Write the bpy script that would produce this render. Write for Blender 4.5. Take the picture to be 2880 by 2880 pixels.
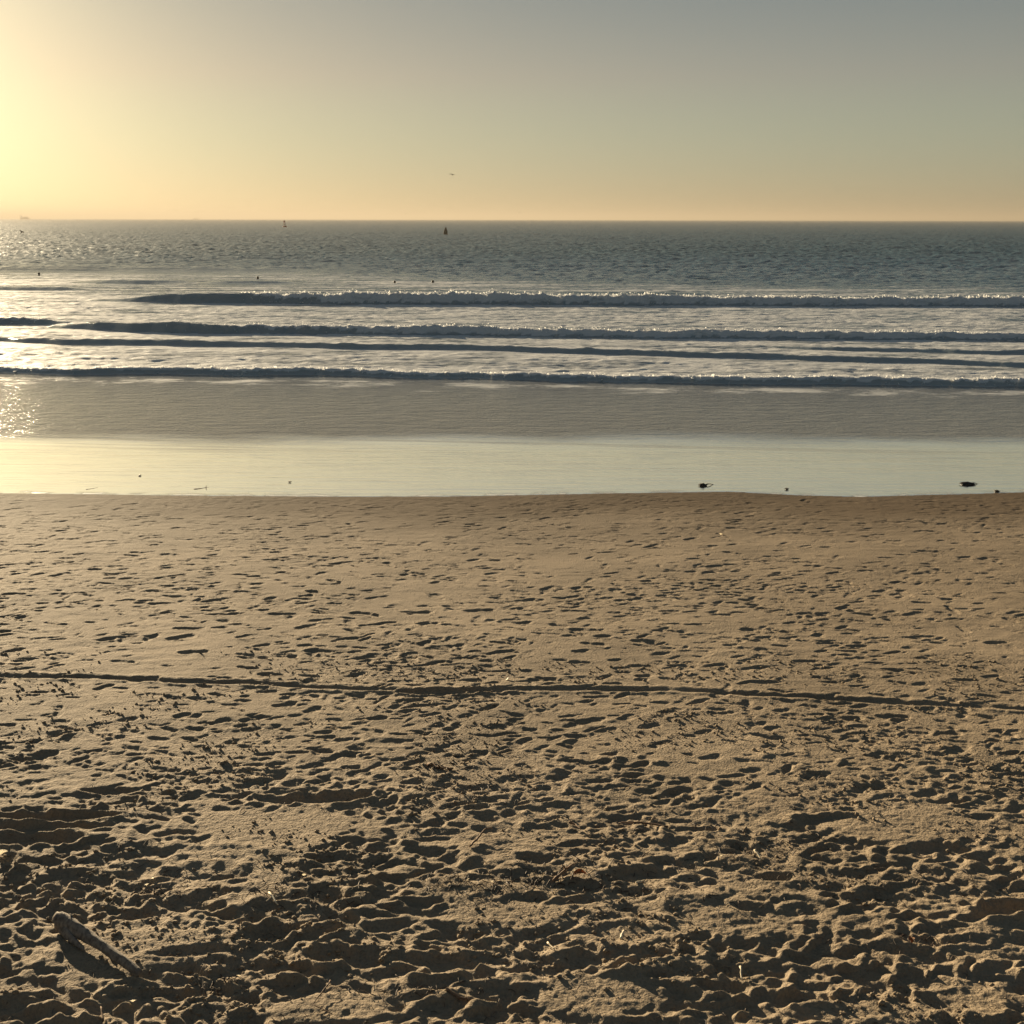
import bpy, bmesh, math, random
import numpy as np
from mathutils import Vector, Matrix, Euler

for o in list(bpy.data.objects): bpy.data.objects.remove(o)
scene = bpy.context.scene
COL = scene.collection

# ------------------------------------------------------------------ camera
CAM_H = 4.8
FOV = math.radians(48.0)
PITCH = math.radians(14.28)
ROLL = math.radians(0.12)
cam_data = bpy.data.cameras.new('camera')
cam = bpy.data.objects.new('camera', cam_data)
COL.objects.link(cam)
cam_data.sensor_fit = 'HORIZONTAL'
cam_data.angle = FOV
cam_data.clip_start = 0.1
cam_data.clip_end = 200000
cam.matrix_world = (Matrix.Translation((0, 0, CAM_H)) @
                    Matrix.Rotation(math.pi / 2 - PITCH, 4, 'X') @ Matrix.Rotation(ROLL, 4, 'Z'))
scene.camera = cam
CAM_M = cam.matrix_world.copy()
FPX = 1440.0 / math.tan(FOV / 2)

# ------------------------------------------------------------------ world, sun, exposure
SUN_EL = math.radians(9.0)
SUN_AZ = math.radians(32.5)          # to the left of the view direction (+Y)
SUN_DIR = Vector((-math.sin(SUN_AZ) * math.cos(SUN_EL), math.cos(SUN_AZ) * math.cos(SUN_EL), math.sin(SUN_EL)))
world = bpy.data.worlds.new('World')
scene.world = world
world.use_nodes = True
wn, wl = world.node_tree.nodes, world.node_tree.links
wn.clear()
w_out = wn.new('ShaderNodeOutputWorld')
w_bg = wn.new('ShaderNodeBackground')
sky = wn.new('ShaderNodeTexSky')
sky.sky_type = 'NISHITA'
sky.sun_disc = False
sky.sun_elevation = SUN_EL
sky.sun_rotation = -SUN_AZ
sky.altitude = 0
sky.air_density = 0.6
sky.dust_density = 0.7
sky.ozone_density = 1.0
w_bg.inputs['Strength'].default_value = 0.062
# hazy evening air: softer contrast, deeper blue overhead, a warm aureole round the sun
w_gam = wn.new('ShaderNodeGamma'); w_gam.inputs['Gamma'].default_value = 0.42
w_dir = wn.new('ShaderNodeTexCoord').outputs['Generated']
w_sep = wn.new('ShaderNodeSeparateXYZ'); wl.new(w_dir, w_sep.inputs[0])
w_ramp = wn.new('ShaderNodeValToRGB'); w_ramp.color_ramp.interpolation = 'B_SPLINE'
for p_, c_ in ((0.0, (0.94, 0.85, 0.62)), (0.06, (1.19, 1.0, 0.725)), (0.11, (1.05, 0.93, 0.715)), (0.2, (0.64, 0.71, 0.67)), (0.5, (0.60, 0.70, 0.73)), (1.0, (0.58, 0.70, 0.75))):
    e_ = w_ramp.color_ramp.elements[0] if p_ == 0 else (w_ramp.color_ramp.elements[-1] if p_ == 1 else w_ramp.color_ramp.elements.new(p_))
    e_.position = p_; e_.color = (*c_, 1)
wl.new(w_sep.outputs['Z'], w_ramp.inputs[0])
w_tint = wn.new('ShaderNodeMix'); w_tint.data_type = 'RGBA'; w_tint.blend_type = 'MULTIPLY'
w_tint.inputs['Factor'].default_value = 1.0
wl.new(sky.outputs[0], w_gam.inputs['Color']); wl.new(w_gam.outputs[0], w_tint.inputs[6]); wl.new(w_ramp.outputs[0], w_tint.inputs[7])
w_dot = wn.new('ShaderNodeVectorMath'); w_dot.operation = 'DOT_PRODUCT'; wl.new(w_dir, w_dot.inputs[0]); w_dot.inputs[1].default_value = SUN_DIR
w_pos = wn.new('ShaderNodeMath'); w_pos.operation = 'MAXIMUM'; wl.new(w_dot.outputs['Value'], w_pos.inputs[0]); w_pos.inputs[1].default_value = 0.0
last = w_tint.outputs[2]
for n_, amp_ in ((60.0, 3.4), (12.0, 0.75)):
    pw = wn.new('ShaderNodeMath'); pw.operation = 'POWER'; wl.new(w_pos.outputs[0], pw.inputs[0]); pw.inputs[1].default_value = n_
    sc_ = wn.new('ShaderNodeVectorMath'); sc_.operation = 'SCALE'; sc_.inputs[0].default_value = (amp_, amp_ * .76, amp_ * .35); wl.new(pw.outputs[0], sc_.inputs['Scale'])
    ad = wn.new('ShaderNodeVectorMath'); ad.operation = 'ADD'; wl.new(last, ad.inputs[0]); wl.new(sc_.outputs[0], ad.inputs[1]); last = ad.outputs[0]
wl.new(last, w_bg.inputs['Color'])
wl.new(w_bg.outputs[0], w_out.inputs['Surface'])

sun_data = bpy.data.lights.new('sun', 'SUN')
sun_data.energy = 5.0
sun_data.angle = math.radians(0.6)
sun_data.color = (1.0, 0.80, 0.52)
sun = bpy.data.objects.new('sun', sun_data)
COL.objects.link(sun)
sun.rotation_euler = SUN_DIR.to_track_quat('Z', 'Y').to_euler()
sun.location = SUN_DIR * 200

scene.view_settings.view_transform = 'Standard'
scene.view_settings.look = 'None'
scene.view_settings.gamma = 1.0
scene.view_settings.exposure = 1.6
scene.view_settings.use_curve_mapping = False
scene.render.engine = 'CYCLES'

# ------------------------------------------------------------------ helpers
rng = np.random.default_rng(7)
random.seed(7)

def ray(px, py):
    d = CAM_M.to_3x3() @ Vector((px - 1440.0, 1440.0 - py, -FPX))
    return d.normalized()

def on_z(px, py, z=0.0):
    d = ray(px, py)
    t = (z - CAM_H) / d.z
    return Vector((d.x * t, d.y * t, z))

def at_dist(px, py, dist):
    d = ray(px, py)
    return Vector((0, 0, CAM_H)) + d * (dist / d.y)

class Noise:
    def __init__(self, seed):
        r = np.random.default_rng(seed)
        a = r.random((256, 256)) * 2 * np.pi
        self.gx = np.cos(a).astype(np.float32); self.gy = np.sin(a).astype(np.float32)
    def __call__(self, x, y):
        x0 = np.floor(x); y0 = np.floor(y)
        fx = (x - x0).astype(np.float32); fy = (y - y0).astype(np.float32)
        xi = x0.astype(np.int64) & 255; yi = y0.astype(np.int64) & 255
        x1 = (xi + 1) & 255; y1 = (yi + 1) & 255
        u = fx * fx * fx * (fx * (fx * 6 - 15) + 10); v = fy * fy * fy * (fy * (fy * 6 - 15) + 10)
        gx, gy = self.gx, self.gy
        n00 = gx[xi, yi] * fx + gy[xi, yi] * fy
        n10 = gx[x1, yi] * (fx - 1) + gy[x1, yi] * fy
        n01 = gx[xi, y1] * fx + gy[xi, y1] * (fy - 1)
        n11 = gx[x1, y1] * (fx - 1) + gy[x1, y1] * (fy - 1)
        a = n00 + u * (n10 - n00); b = n01 + u * (n11 - n01)
        return (a + v * (b - a)) * 1.5
N1, N2, N3, N4, N5, N6 = [Noise(s) for s in (1, 2, 3, 4, 5, 6)]

def sstep(a, b, x):
    t = np.clip((x - a) / (b - a), 0, 1)
    return t * t * (3 - 2 * t)

def mesh_grid(name, X, Y, Z, mat, attrs=None):
    nr, nc = X.shape
    me = bpy.data.meshes.new(name)
    co = np.stack([X, Y, Z], -1).astype(np.float32).reshape(-1)
    me.vertices.add(nr * nc)
    me.vertices.foreach_set('co', co)
    idx = np.arange(nr * nc, dtype=np.int32).reshape(nr, nc)
    q = np.stack([idx[:-1, :-1], idx[:-1, 1:], idx[1:, 1:], idx[1:, :-1]], -1).reshape(-1)
    nf = (nr - 1) * (nc - 1)
    me.loops.add(nf * 4); me.loops.foreach_set('vertex_index', q)
    me.polygons.add(nf)
    me.polygons.foreach_set('loop_start', np.arange(0, nf * 4, 4, dtype=np.int32))
    me.polygons.foreach_set('use_smooth', np.ones(nf, dtype=bool))
    me.update(calc_edges=True)
    for k, a in (attrs or {}).items():
        at = me.attributes.new(k, 'FLOAT', 'POINT')
        at.data.foreach_set('value', a.astype(np.float32).reshape(-1))
    me.materials.append(mat)
    ob = bpy.data.objects.new(name, me)
    COL.objects.link(ob)
    return ob

def obj(name, bm, mat, parent=None, smooth=True):
    me = bpy.data.meshes.new(name)
    bmesh.ops.recalc_face_normals(bm, faces=bm.faces)
    bm.to_mesh(me); bm.free()
    if smooth:
        me.polygons.foreach_set('use_smooth', np.ones(len(me.polygons), dtype=bool))
    me.materials.append(mat)
    ob = bpy.data.objects.new(name, me)
    COL.objects.link(ob)
    if parent is not None: ob.parent = parent
    return ob

def tag(o, label, cat, group=None):
    o['label'] = label; o['category'] = cat
    if group: o['group'] = group
    return o

def empty(name, loc, rz=0.0):
    o = bpy.data.objects.new(name, None)
    o.empty_display_size = 0.2
    o.location = loc; o.rotation_euler = (0, 0, rz)
    COL.objects.link(o)
    return o

def copy_tree(o, parent=None):
    c = o.copy(); COL.objects.link(c); c.parent = parent
    for ch in list(o.children): copy_tree(ch, c)
    return c

def ring_sweep(bm, pts, radii, n=8, squash=1.0, jitter=0.0, rnd=None, cap=True):
    """tapered tube through pts (list of Vector); squash flattens in the local second axis"""
    rings = []
    prev_n = None
    for i, p in enumerate(pts):
        a = pts[max(i - 1, 0)]; b = pts[min(i + 1, len(pts) - 1)]
        t = (b - a).normalized()
        ref = Vector((0, 0, 1)) if abs(t.z) < 0.95 else Vector((1, 0, 0))
        s = t.cross(ref).normalized(); u = s.cross(t).normalized()
        r = radii[i]
        ring = []
        for k in range(n):
            an = 2 * math.pi * k / n
            j = 1 + (rnd.uniform(-jitter, jitter) if rnd else 0)
            ring.append(bm.verts.new(p + s * math.cos(an) * r * j + u * math.sin(an) * r * squash * j))
        rings.append(ring)
    for i in range(len(rings) - 1):
        for k in range(n):
            bm.faces.new((rings[i][k], rings[i][(k + 1) % n], rings[i + 1][(k + 1) % n], rings[i + 1][k]))
    if cap:
        bm.faces.new(rings[0][::-1]); bm.faces.new(rings[-1])

# ------------------------------------------------------------------ materials
def new_mat(name):
    m = bpy.data.materials.new(name); m.use_nodes = True
    return m, m.node_tree.nodes, m.node_tree.links, m.node_tree.nodes['Principled BSDF']

def node(ns, t, **kw):
    n = ns.new(t)
    for k, v in kw.items(): setattr(n, k, v)
    return n

def noise_node(ns, ls, coord, scale, detail=4, rough=0.55, vec_scale=None):
    n = ns.new('ShaderNodeTexNoise')
    n.inputs['Scale'].default_value = scale; n.inputs['Detail'].default_value = detail
    n.inputs['Roughness'].default_value = rough
    if vec_scale:
        mp = ns.new('ShaderNodeMapping'); mp.inputs['Scale'].default_value = vec_scale
        ls.new(coord, mp.inputs['Vector']); coord = mp.outputs[0]
    ls.new(coord, n.inputs['Vector'])
    return n.outputs['Fac']

def ramp(ns, ls, fac, stops):
    r = ns.new('ShaderNodeValToRGB')
    e = r.color_ramp.elements
    while len(e) < len(stops): e.new(0.5)
    for el, (p, c) in zip(e, stops):
        el.position = p; el.color = (*c, 1) if len(c) == 3 else c
    ls.new(fac, r.inputs[0])
    return r.outputs[0]

def math_node(ns, ls, op, a, b=None, c=None):
    n = ns.new('ShaderNodeMath'); n.operation = op
    for i, v in enumerate((a, b, c)):
        if v is None: continue
        if isinstance(v, (int, float)): n.inputs[i].default_value = v
        else: ls.new(v, n.inputs[i])
    return n.outputs[0]

def map_range(ns, ls, v, a, b, c, d):
    n = ns.new('ShaderNodeMapRange'); n.clamp = True; n.interpolation_type = 'SMOOTHSTEP'
    ls.new(v, n.inputs[0])
    for i, x in enumerate((a, b, c, d)):
        if isinstance(x, (int, float)): n.inputs[i + 1].default_value = x
        else: ls.new(x, n.inputs[i + 1])
    return n.outputs[0]

def mix_col(ns, ls, fac, a, b, mode='MIX'):
    n = ns.new('ShaderNodeMix'); n.data_type = 'RGBA'; n.blend_type = mode
    for sock, v in ((n.inputs['Factor'], fac), (n.inputs[6], a), (n.inputs[7], b)):
        if isinstance(v, (int, float)): sock.default_value = v
        elif isinstance(v, tuple): sock.default_value = (*v, 1)
        else: ls.new(v, sock)
    return n.outputs[2]

def bump(ns, ls, h, strength, dist, normal=None):
    b = ns.new('ShaderNodeBump')
    if isinstance(strength, (int, float)): b.inputs['Strength'].default_value = strength
    else: ls.new(strength, b.inputs['Strength'])
    b.inputs['Distance'].default_value = dist
    ls.new(h, b.inputs['Height'])
    if normal is not None: ls.new(normal, b.inputs['Normal'])
    return b.outputs[0]

def attr(ns, name):
    a = ns.new('ShaderNodeAttribute'); a.attribute_name = name
    return a.outputs['Fac']

def simple_mat(name, col, rough=0.7, var=0.35, scale=12.0, metallic=0.0, bump_s=0.3, bump_d=0.01, spec=0.3):
    m, ns, ls, b = new_mat(name)
    g = ns.new('ShaderNodeTexCoord').outputs['Object']
    f = noise_node(ns, ls, g, scale, 6)
    c = ramp(ns, ls, f, [(0.3, tuple(x * (1 - var) for x in col)), (0.7, tuple(min(1, x * (1 + var)) for x in col))])
    ls.new(c, b.inputs['Base Color'])
    b.inputs['Roughness'].default_value = rough; b.inputs['Metallic'].default_value = metallic
    b.inputs['Specular IOR Level'].default_value = spec
    ls.new(bump(ns, ls, noise_node(ns, ls, g, scale * 4, 5), bump_s, bump_d), b.inputs['Normal'])
    return m

def mat_sand():
    m, ns, ls, b = new_mat('beach_sand')
    pos = ns.new('ShaderNodeNewGeometry').outputs['Position']
    big = noise_node(ns, ls, pos, 0.9, 5)
    fine = noise_node(ns, ls, pos, 60, 4)
    grain = noise_node(ns, ls, pos, 420, 2)
    dry = ramp(ns, ls, big, [(0.3, (0.228, 0.176, 0.117)), (0.7, (0.305, 0.237, 0.160))])
    dry = mix_col(ns, ls, 0.55, dry, ramp(ns, ls, fine, [(0.30, (0.55, 0.55, 0.55)), (0.55, (1, 1, 1))]), 'MULTIPLY')
    dry = mix_col(ns, ls, 0.5, dry, ramp(ns, ls, grain, [(0.3, (0.5, 0.48, 0.45)), (0.6, (1, 1, 1))]), 'MULTIPLY')
    damp = attr(ns, 'damp')
    wet = mix_col(ns, ls, 1.0, dry, (0.52, 0.50, 0.50), 'MULTIPLY')
    c = mix_col(ns, ls, damp, dry, wet)
    ls.new(c, b.inputs['Base Color'])
    ls.new(map_range(ns, ls, damp, 0.0, 1.0, 0.9, 0.85), b.inputs['Roughness'])
    ls.new(map_range(ns, ls, damp, 0.0, 1.0, 0.22, 0.05), b.inputs['Specular IOR Level'])
    n1 = bump(ns, ls, fine, map_range(ns, ls, damp, 0, 1, 0.6, 0.2), 0.025)
    ls.new(bump(ns, ls, grain, 0.35, 0.003, n1), b.inputs['Normal'])
    return m

def mat_sea():
    m, ns, ls, b = new_mat('sea_water')
    pos = ns.new('ShaderNodeNewGeometry').outputs['Position']
    film, foam, shallow, dist = [attr(ns, k) for k in ('film', 'foam', 'shallow', 'farness')]
    # water body
    deep = mix_col(ns, ls, noise_node(ns, ls, pos, 0.05, 4), (0.024, 0.060, 0.082), (0.042, 0.086, 0.108))
    shal = mix_col(ns, ls, noise_node(ns, ls, pos, 0.8, 5), (0.130, 0.130, 0.124), (0.205, 0.204, 0.195))
    body = mix_col(ns, ls, shallow, deep, shal)
    body = mix_col(ns, ls, math_node(ns, ls, 'MULTIPLY', attr(ns, 'painted_fill'), 0.75), body, (0.30, 0.33, 0.325))   # shaded roller faces: extra skylight fill painted into the water colour
    # foam lace: veined noise stretched along the shore
    nA = noise_node(ns, ls, pos, 1.0, 8, 0.65, (0.55, 1.6, 1.0))
    nB = noise_node(ns, ls, pos, 5.0, 6, 0.6, (0.6, 1.4, 1.0))
    nn = math_node(ns, ls, 'ADD', math_node(ns, ls, 'MULTIPLY', nA, 0.65), math_node(ns, ls, 'MULTIPLY', nB, 0.35))
    thr = math_node(ns, ls, 'SUBTRACT', 0.85, math_node(ns, ls, 'MULTIPLY', foam, 0.7))
    lo = math_node(ns, ls, 'SUBTRACT', thr, 0.12); hi = math_node(ns, ls, 'ADD', thr, 0.12)
    mask = map_range(ns, ls, nn, lo, hi, 0.0, 1.0)
    col = mix_col(ns, ls, mask, body, (0.52, 0.52, 0.51))
    ls.new(col, b.inputs['Base Color'])
    rgh = map_range(ns, ls, dist, 0.0, 1.0, 0.16, 0.45)
    rgh = math_node(ns, ls, 'ADD', rgh, math_node(ns, ls, 'MULTIPLY', mask, 0.4))
    ls.new(rgh, b.inputs['Roughness'])
    b.inputs['IOR'].default_value = 1.33
    # ripples
    r1 = noise_node(ns, ls, pos, 15.0, 4, 0.6, (0.7, 1.0, 1.0))
    r2 = noise_node(ns, ls, pos, 2.2, 4, 0.5, (0.6, 1.3, 1.0))
    r3 = noise_node(ns, ls, pos, 0.45, 5, 0.55, (0.5, 1.5, 1.0))
    s = attr(ns, 'ripple')
    nrm = bump(ns, ls, r1, s, 0.05)
    nrm = bump(ns, ls, r2, math_node(ns, ls, 'MULTIPLY', s, 0.8), 0.12, nrm)
    nrm = bump(ns, ls, r3, dist, 0.9, nrm)
    nrm = bump(ns, ls, nB, math_node(ns, ls, 'MULTIPLY', mask, 0.6), 0.06, nrm)
    ls.new(nrm, b.inputs['Normal'])
    # mirror film of water on the flat wet sand
    gl = ns.new('ShaderNodeBsdfGlossy'); gl.inputs['Roughness'].default_value = 0.05
    gl.inputs['Color'].default_value = (0.97, 0.995, 1, 1)
    st = noise_node(ns, ls, pos, 3.0, 5, 0.5, (0.12, 2.2, 1.0))
    ls.new(bump(ns, ls, st, 0.35, 0.02), gl.inputs['Normal'])
    mx = ns.new('ShaderNodeMixShader')
    ls.new(math_node(ns, ls, 'MULTIPLY', film, 0.97), mx.inputs[0])
    ls.new(b.outputs[0], mx.inputs[1]); ls.new(gl.outputs[0], mx.inputs[2])
    ls.new(mx.outputs[0], ns['Material Output'].inputs['Surface'])
    return m

M_SAND = mat_sand()
M_SEA = mat_sea()
M_WOOD = simple_mat('weathered_wood', (0.165, 0.135, 0.105), 0.8, 0.6, 40, bump_s=0.6, bump_d=0.004)
M_TWIG = simple_mat('dry_twig', (0.16, 0.10, 0.06), 0.8, 0.4, 60)
M_KELP = simple_mat('dark_kelp', (0.018, 0.012, 0.007), 0.5, 0.4, 20)
M_LITTER = simple_mat('dry_seaweed', (0.07, 0.045, 0.028), 0.75, 0.5, 5)
M_SHELL = simple_mat('pale_shell', (0.78, 0.73, 0.62), 0.4, 0.12, 60)
M_REED = simple_mat('bleached_reed', (0.62, 0.52, 0.36), 0.6, 0.2, 60)
M_LEAF = simple_mat('orange_leaf', (0.26, 0.11, 0.035), 0.6, 0.3, 40)
M_RED = simple_mat('faded_red_paint', (0.26, 0.06, 0.045), 0.6, 0.3, 2)
M_DARKPAINT = simple_mat('dark_buoy_paint', (0.016, 0.022, 0.020), 0.9, 0.3, 2, spec=0.05)
M_STEEL = simple_mat('grey_steel', (0.25, 0.25, 0.25), 0.5, 0.2, 3)
M_SHIP = simple_mat('ship_hull_paint', (0.45, 0.42, 0.40), 0.6, 0.15, 0.05)
M_SHIPW = simple_mat('ship_white_paint', (0.75, 0.74, 0.72), 0.6, 0.1, 0.05)
M_GULL = simple_mat('gull_feathers', (0.12, 0.105, 0.095), 0.8, 0.3, 5)
M_BEAK = simple_mat('gull_beak', (0.45, 0.30, 0.08), 0.6, 0.1, 5)
M_SUIT = simple_mat('black_wetsuit', (0.014, 0.014, 0.016), 0.5, 0.3, 5)
M_HAIR = simple_mat('dark_hair', (0.02, 0.014, 0.01), 0.6, 0.3, 30)
M_BOARD = simple_mat('surfboard_paint', (0.55, 0.53, 0.48), 0.35, 0.1, 3)

# ------------------------------------------------------------------ beach sand
SHORE = [(-400, 1383), (0, 1384), (250, 1389), (500, 1395), (900, 1400), (1250, 1400), (1500, 1392), (1750, 1384), (2050, 1377),
         (2250, 1394), (2420, 1401), (2600, 1393), (2880, 1380), (3300, 1376)]
def film_z(y):                               # the swash runs back down a gentle slope into the sea
    t = (25.2 - np.asarray(y, dtype=float)) / 0.7
    return 0.074 * 0.7 * np.logaddexp(0, t)
def film_pt(px, py, up=0.0):
    d = ray(px, py); t = (-CAM_H) / d.z
    for _ in range(40):
        p = Vector((0, 0, CAM_H)) + d * t
        t += (p.z - float(film_z(p.y)) - up) / -d.z * 0.7
    return Vector((0, 0, CAM_H)) + d * t
sp = [film_pt(x, 1391 + (y - 1391) * .6) for x, y in SHORE]
SHX = np.array([p.x for p in sp]); SHY = np.array([p.y for p in sp])
def shore_y(x): return np.interp(x, SHX, SHY)

def base_z(X, Y):
    sy = shore_y(X); d = sy - Y              # metres landward of the waterline
    dd = np.clip(d, 0, 40)
    land = film_z(sy) + 0.030 * dd + 0.0010 * dd * dd
    sea_ = film_z(Y) - 0.004 + 0.014 * np.minimum(d, 0)
    return np.where(d > 0, land, sea_)

def hit_ground(px, py):
    d = ray(px, py); o = Vector((0, 0, CAM_H))
    t = 3.0
    for _ in range(24):
        p = o + d * t
        z = float(base_z(np.array(p.x), np.array(p.y)))
        t += (p.z - z) / max(-d.z, 0.05) * 0.8
    return o + d * t

def spaced(a, b, f):
    out = [a]
    while out[-1] < b: out.append(out[-1] + f(out[-1]))
    return np.array(out)

rowsY = spaced(4.1, 26.5, lambda y: 0.0085 + 0.00115 * max(y - 5, 0))
rowsY = np.concatenate([np.array([-120, -60, -30, -15, -8, -4, -1, 1, 2.4, 3.2, 3.8]), rowsY, np.array([27.5, 29, 32, 36, 45, 70])])
NC = 700
uc = np.linspace(-1, 1, NC)
uc = np.concatenate([np.array([-14, -7, -4, -2.4, -1.7, -1.35, -1.12]), uc, np.array([1.12, 1.35, 1.7, 2.4, 4, 7, 14])])
def halfw(y): return 0.60 + 0.475 * np.clip(y, 4.0, 40)
RW = halfw(rowsY)
X = RW[:, None] * uc[None, :]
Y = np.repeat(rowsY[:, None], len(uc), 1)
Z0 = base_z(X, Y)
D = shore_y(X) - Y

def fbm(nz, x, y, octs, gain=0.5, lac=2.03):
    a = 1.0; s = 0.0; t = 0.0
    for i in range(octs):
        s = s + a * nz(x + 17.3 * i, y - 9.1 * i); t += a
        x = x * lac; y = y * lac; a *= gain
    return s / t

# trampled weight: churned loose sand close by, packed sand toward the water
edge = 7.0 + 0.5 * fbm(N1, X * 0.35, Y * 0.35, 2) + 0.7 * N2(X * 0.18 + 5, Y * 0.1)
T = 1 - sstep(-1.6, 1.6, Y - edge)
Tm = 1 - sstep(0.0, 11.0, Y - edge)
und = 0.022 * fbm(N3, X * 0.55, Y * 0.7, 2) * sstep(0.5, 4.0, D)
H = np.zeros_like(X)
rid = 1 - np.abs(fbm(N1, X * 2.3 + N2(X, Y), Y * 2.9, 3))
H += T * (.35 + .65 * T) * (1 - .5 * sstep(5.2, 7.5, Y)) * (0.024 * fbm(N2, X * 1.7, Y * 3.0, 2) + 0.008 * (rid - 0.75) + 0.026 * fbm(N4, X * 4.0 + .5 * N1(X * 3, Y * 3), Y * 8.5, 3))
H += (0.009 * fbm(N2, X * 1.3, Y * 1.8, 4) + .004 * N5(X * 9, Y * 9)) * np.exp(-((D - .1) / .7) ** 2)
H += (1 - T) * 0.0045 * fbm(N3, X * 1.6 + 7, Y * 4.5, 3) * sstep(.3, 2, D)
H += (0.0022 + 0.004 * Tm) * fbm(N5, X * 5.0, Y * 7.0, 2) * sstep(0.0, 1.5, D)

def stamp(cx, cy, L, W, ang, d, rim, soft=0.25, lobes=True, smear=0.8, wob=0.16):
    R = max(L, W) * 1.7
    i0, i1 = np.searchsorted(rowsY, (cy - R, cy + R))
    if i1 - i0 < 2: return
    ub = R / halfw(cy) + 0.01; uu = cx / halfw(cy)
    j0, j1 = np.searchsorted(uc, (uu - ub * 1.1, uu + ub * 1.1))
    if j1 - j0 < 2: return
    x = X[i0:i1, j0:j1] - cx; y = Y[i0:i1, j0:j1] - cy
    ca, sa = math.cos(ang), math.sin(ang)
    a = (x * ca + y * sa) / L; b = (-x * sa + y * ca) / W
    if lobes:
        r1 = np.sqrt(((a - 0.30) / 0.72) ** 2 + (b / 1.0) ** 2)
        r2 = np.sqrt(((a + 0.52) / 0.50) ** 2 + (b / 0.76) ** 2)
        r = np.minimum(r1, r2)
    else:
        r = np.sqrt(a * a + b * b)
    r = r + wob * N6((x + cx) * 9 + 3, (y + cy) * 9) + wob * 0.5 * N5((x + cx) * 25, (y + cy) * 25)
    m = 1 - sstep(1 - soft, 1 + soft * 0.6, r)
    h = H[i0:i1, j0:j1]
    rimf = np.exp(-((r - 1.22) / 0.20) ** 2)
    H[i0:i1, j0:j1] = h * (1 - smear * m) - d * m + rim * rimf * (1 + 0.5 * N4((x + cx) * 11, (y + cy) * 11))

def mound(cx, cy, L, W, ang, hgt):
    R = max(L, W) * 2.2
    i0, i1 = np.searchsorted(rowsY, (cy - R, cy + R))
    ub = R / halfw(cy); uu = cx / halfw(cy)
    j0, j1 = np.searchsorted(uc, (uu - ub, uu + ub))
    if i1 - i0 < 2 or j1 - j0 < 2: return
    x = X[i0:i1, j0:j1] - cx; y = Y[i0:i1, j0:j1] - cy
    ca, sa = math.cos(ang), math.sin(ang)
    a = (x * ca + y * sa) / L; b = (-x * sa + y * ca) / W
    r = np.sqrt(a * a + b * b) + 0.25 * N6((x + cx) * 8, (y + cy) * 8) + 0.12 * N5((x + cx) * 22, (y + cy) * 22)
    H[i0:i1, j0:j1] += hgt * np.exp(-(np.maximum(r, 0) ** 2.4))

R_ = random.Random(11)
# packed sand: single prints and walking trails, fainter toward the water
def trail(x, y, ang, n, stride, d, L=0.135, W=0.052):
    s = 1
    for _ in range(n):
        ox = -math.sin(ang) * 0.09 * s; oy = math.cos(ang) * 0.09 * s
        if 4.7 < y < float(shore_y(np.array(x))) - 0.25:
            k = R_.uniform(.8, 1.1)
            stamp(x + ox, y + oy, L * k, W * k * R_.uniform(.8, 1.3), ang + R_.uniform(-.3, .3),
                  d * R_.uniform(.3, 1.3), d * R_.uniform(.15, .4), soft=R_.uniform(.3, .7), wob=.3)
        x += math.cos(ang) * stride; y += math.sin(ang) * stride
        ang += R_.uniform(-.12, .12); s = -s
def fall(y): return 1 - 0.60 * min(max((y - 8.5) / 9.0, 0), 1)
for _ in range(70):
    y = R_.uniform(8.5, 19.6); w = halfw(y)
    ang = R_.choice((0, math.pi)) + R_.gauss(0, .4) if R_.random() < .6 else R_.uniform(0, 6.28)
    trail(R_.uniform(-w, w), y, ang, R_.randint(4, 18), R_.uniform(.45, .8), 0.013 * fall(y))
NM = 30000
my = 6.5 + 13.5 * rng.random(NM) ** .85; mx_ = rng.uniform(-1, 1, NM) * halfw(my)
md = fbm(N1, mx_ * .5, my * .6 + 9, 2)
keep = (my < shore_y(mx_) - .15) & (rng.random(NM) < .48 + 1.0 * md)
for x, y in zip(mx_[keep].tolist(), my[keep].tolist()):
    f = fall(y); k = .14 + .62 * R_.random() ** 2.2
    stamp(x, y, .14 * k, .048 * k * R_.uniform(.6, 1.6), R_.gauss(0, .55), 0.0035 * f + 0.012 * f * k * R_.uniform(.2, 1.9), 0.003 * f * k,
          soft=R_.uniform(.35, .8), lobes=R_.random() < .35, wob=.35)
# churned sand: overlapping soft prints, slumped edges
NM = 17000
my = 4.1 + 4.6 * rng.random(NM); mx_ = rng.uniform(-1, 1, NM) * halfw(my)
md = fbm(N1, mx_ * .9 + 40, my * 1.3 + 9, 2)
tw = 1 - sstep(-1.6, 1.6, my - 7.0 - .7 * N2(mx_ * .18 + 5, my * .1))
keep = (rng.random(NM) < tw) & (rng.random(NM) < .55 + 1.2 * md)
for x, y in zip(mx_[keep].tolist(), my[keep].tolist()):
    k = .16 + .45 * R_.random() ** 1.5 if R_.random() < .86 else R_.uniform(.6, .95)
    k *= 1.0 - .38 * min(max((y - 4.9) / 3.0, 0), 1)
    stamp(x, y, .150 * k, .052 * k * R_.uniform(.7, 1.4), R_.gauss(0, .45), .004 + R_.uniform(.013, .034) * k, R_.uniform(.004, .012) * k,
          soft=R_.uniform(.35, .8), lobes=R_.random() < .5, smear=.45, wob=R_.uniform(.2, .5))
    if R_.random() < .14:
        an = R_.uniform(0, 6.28)
        mound(x + .15 * math.cos(an), y + .15 * math.sin(an), R_.uniform(.025, .07), R_.uniform(.02, .05), R_.uniform(0, 6.28), R_.uniform(.005, .018))

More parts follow.
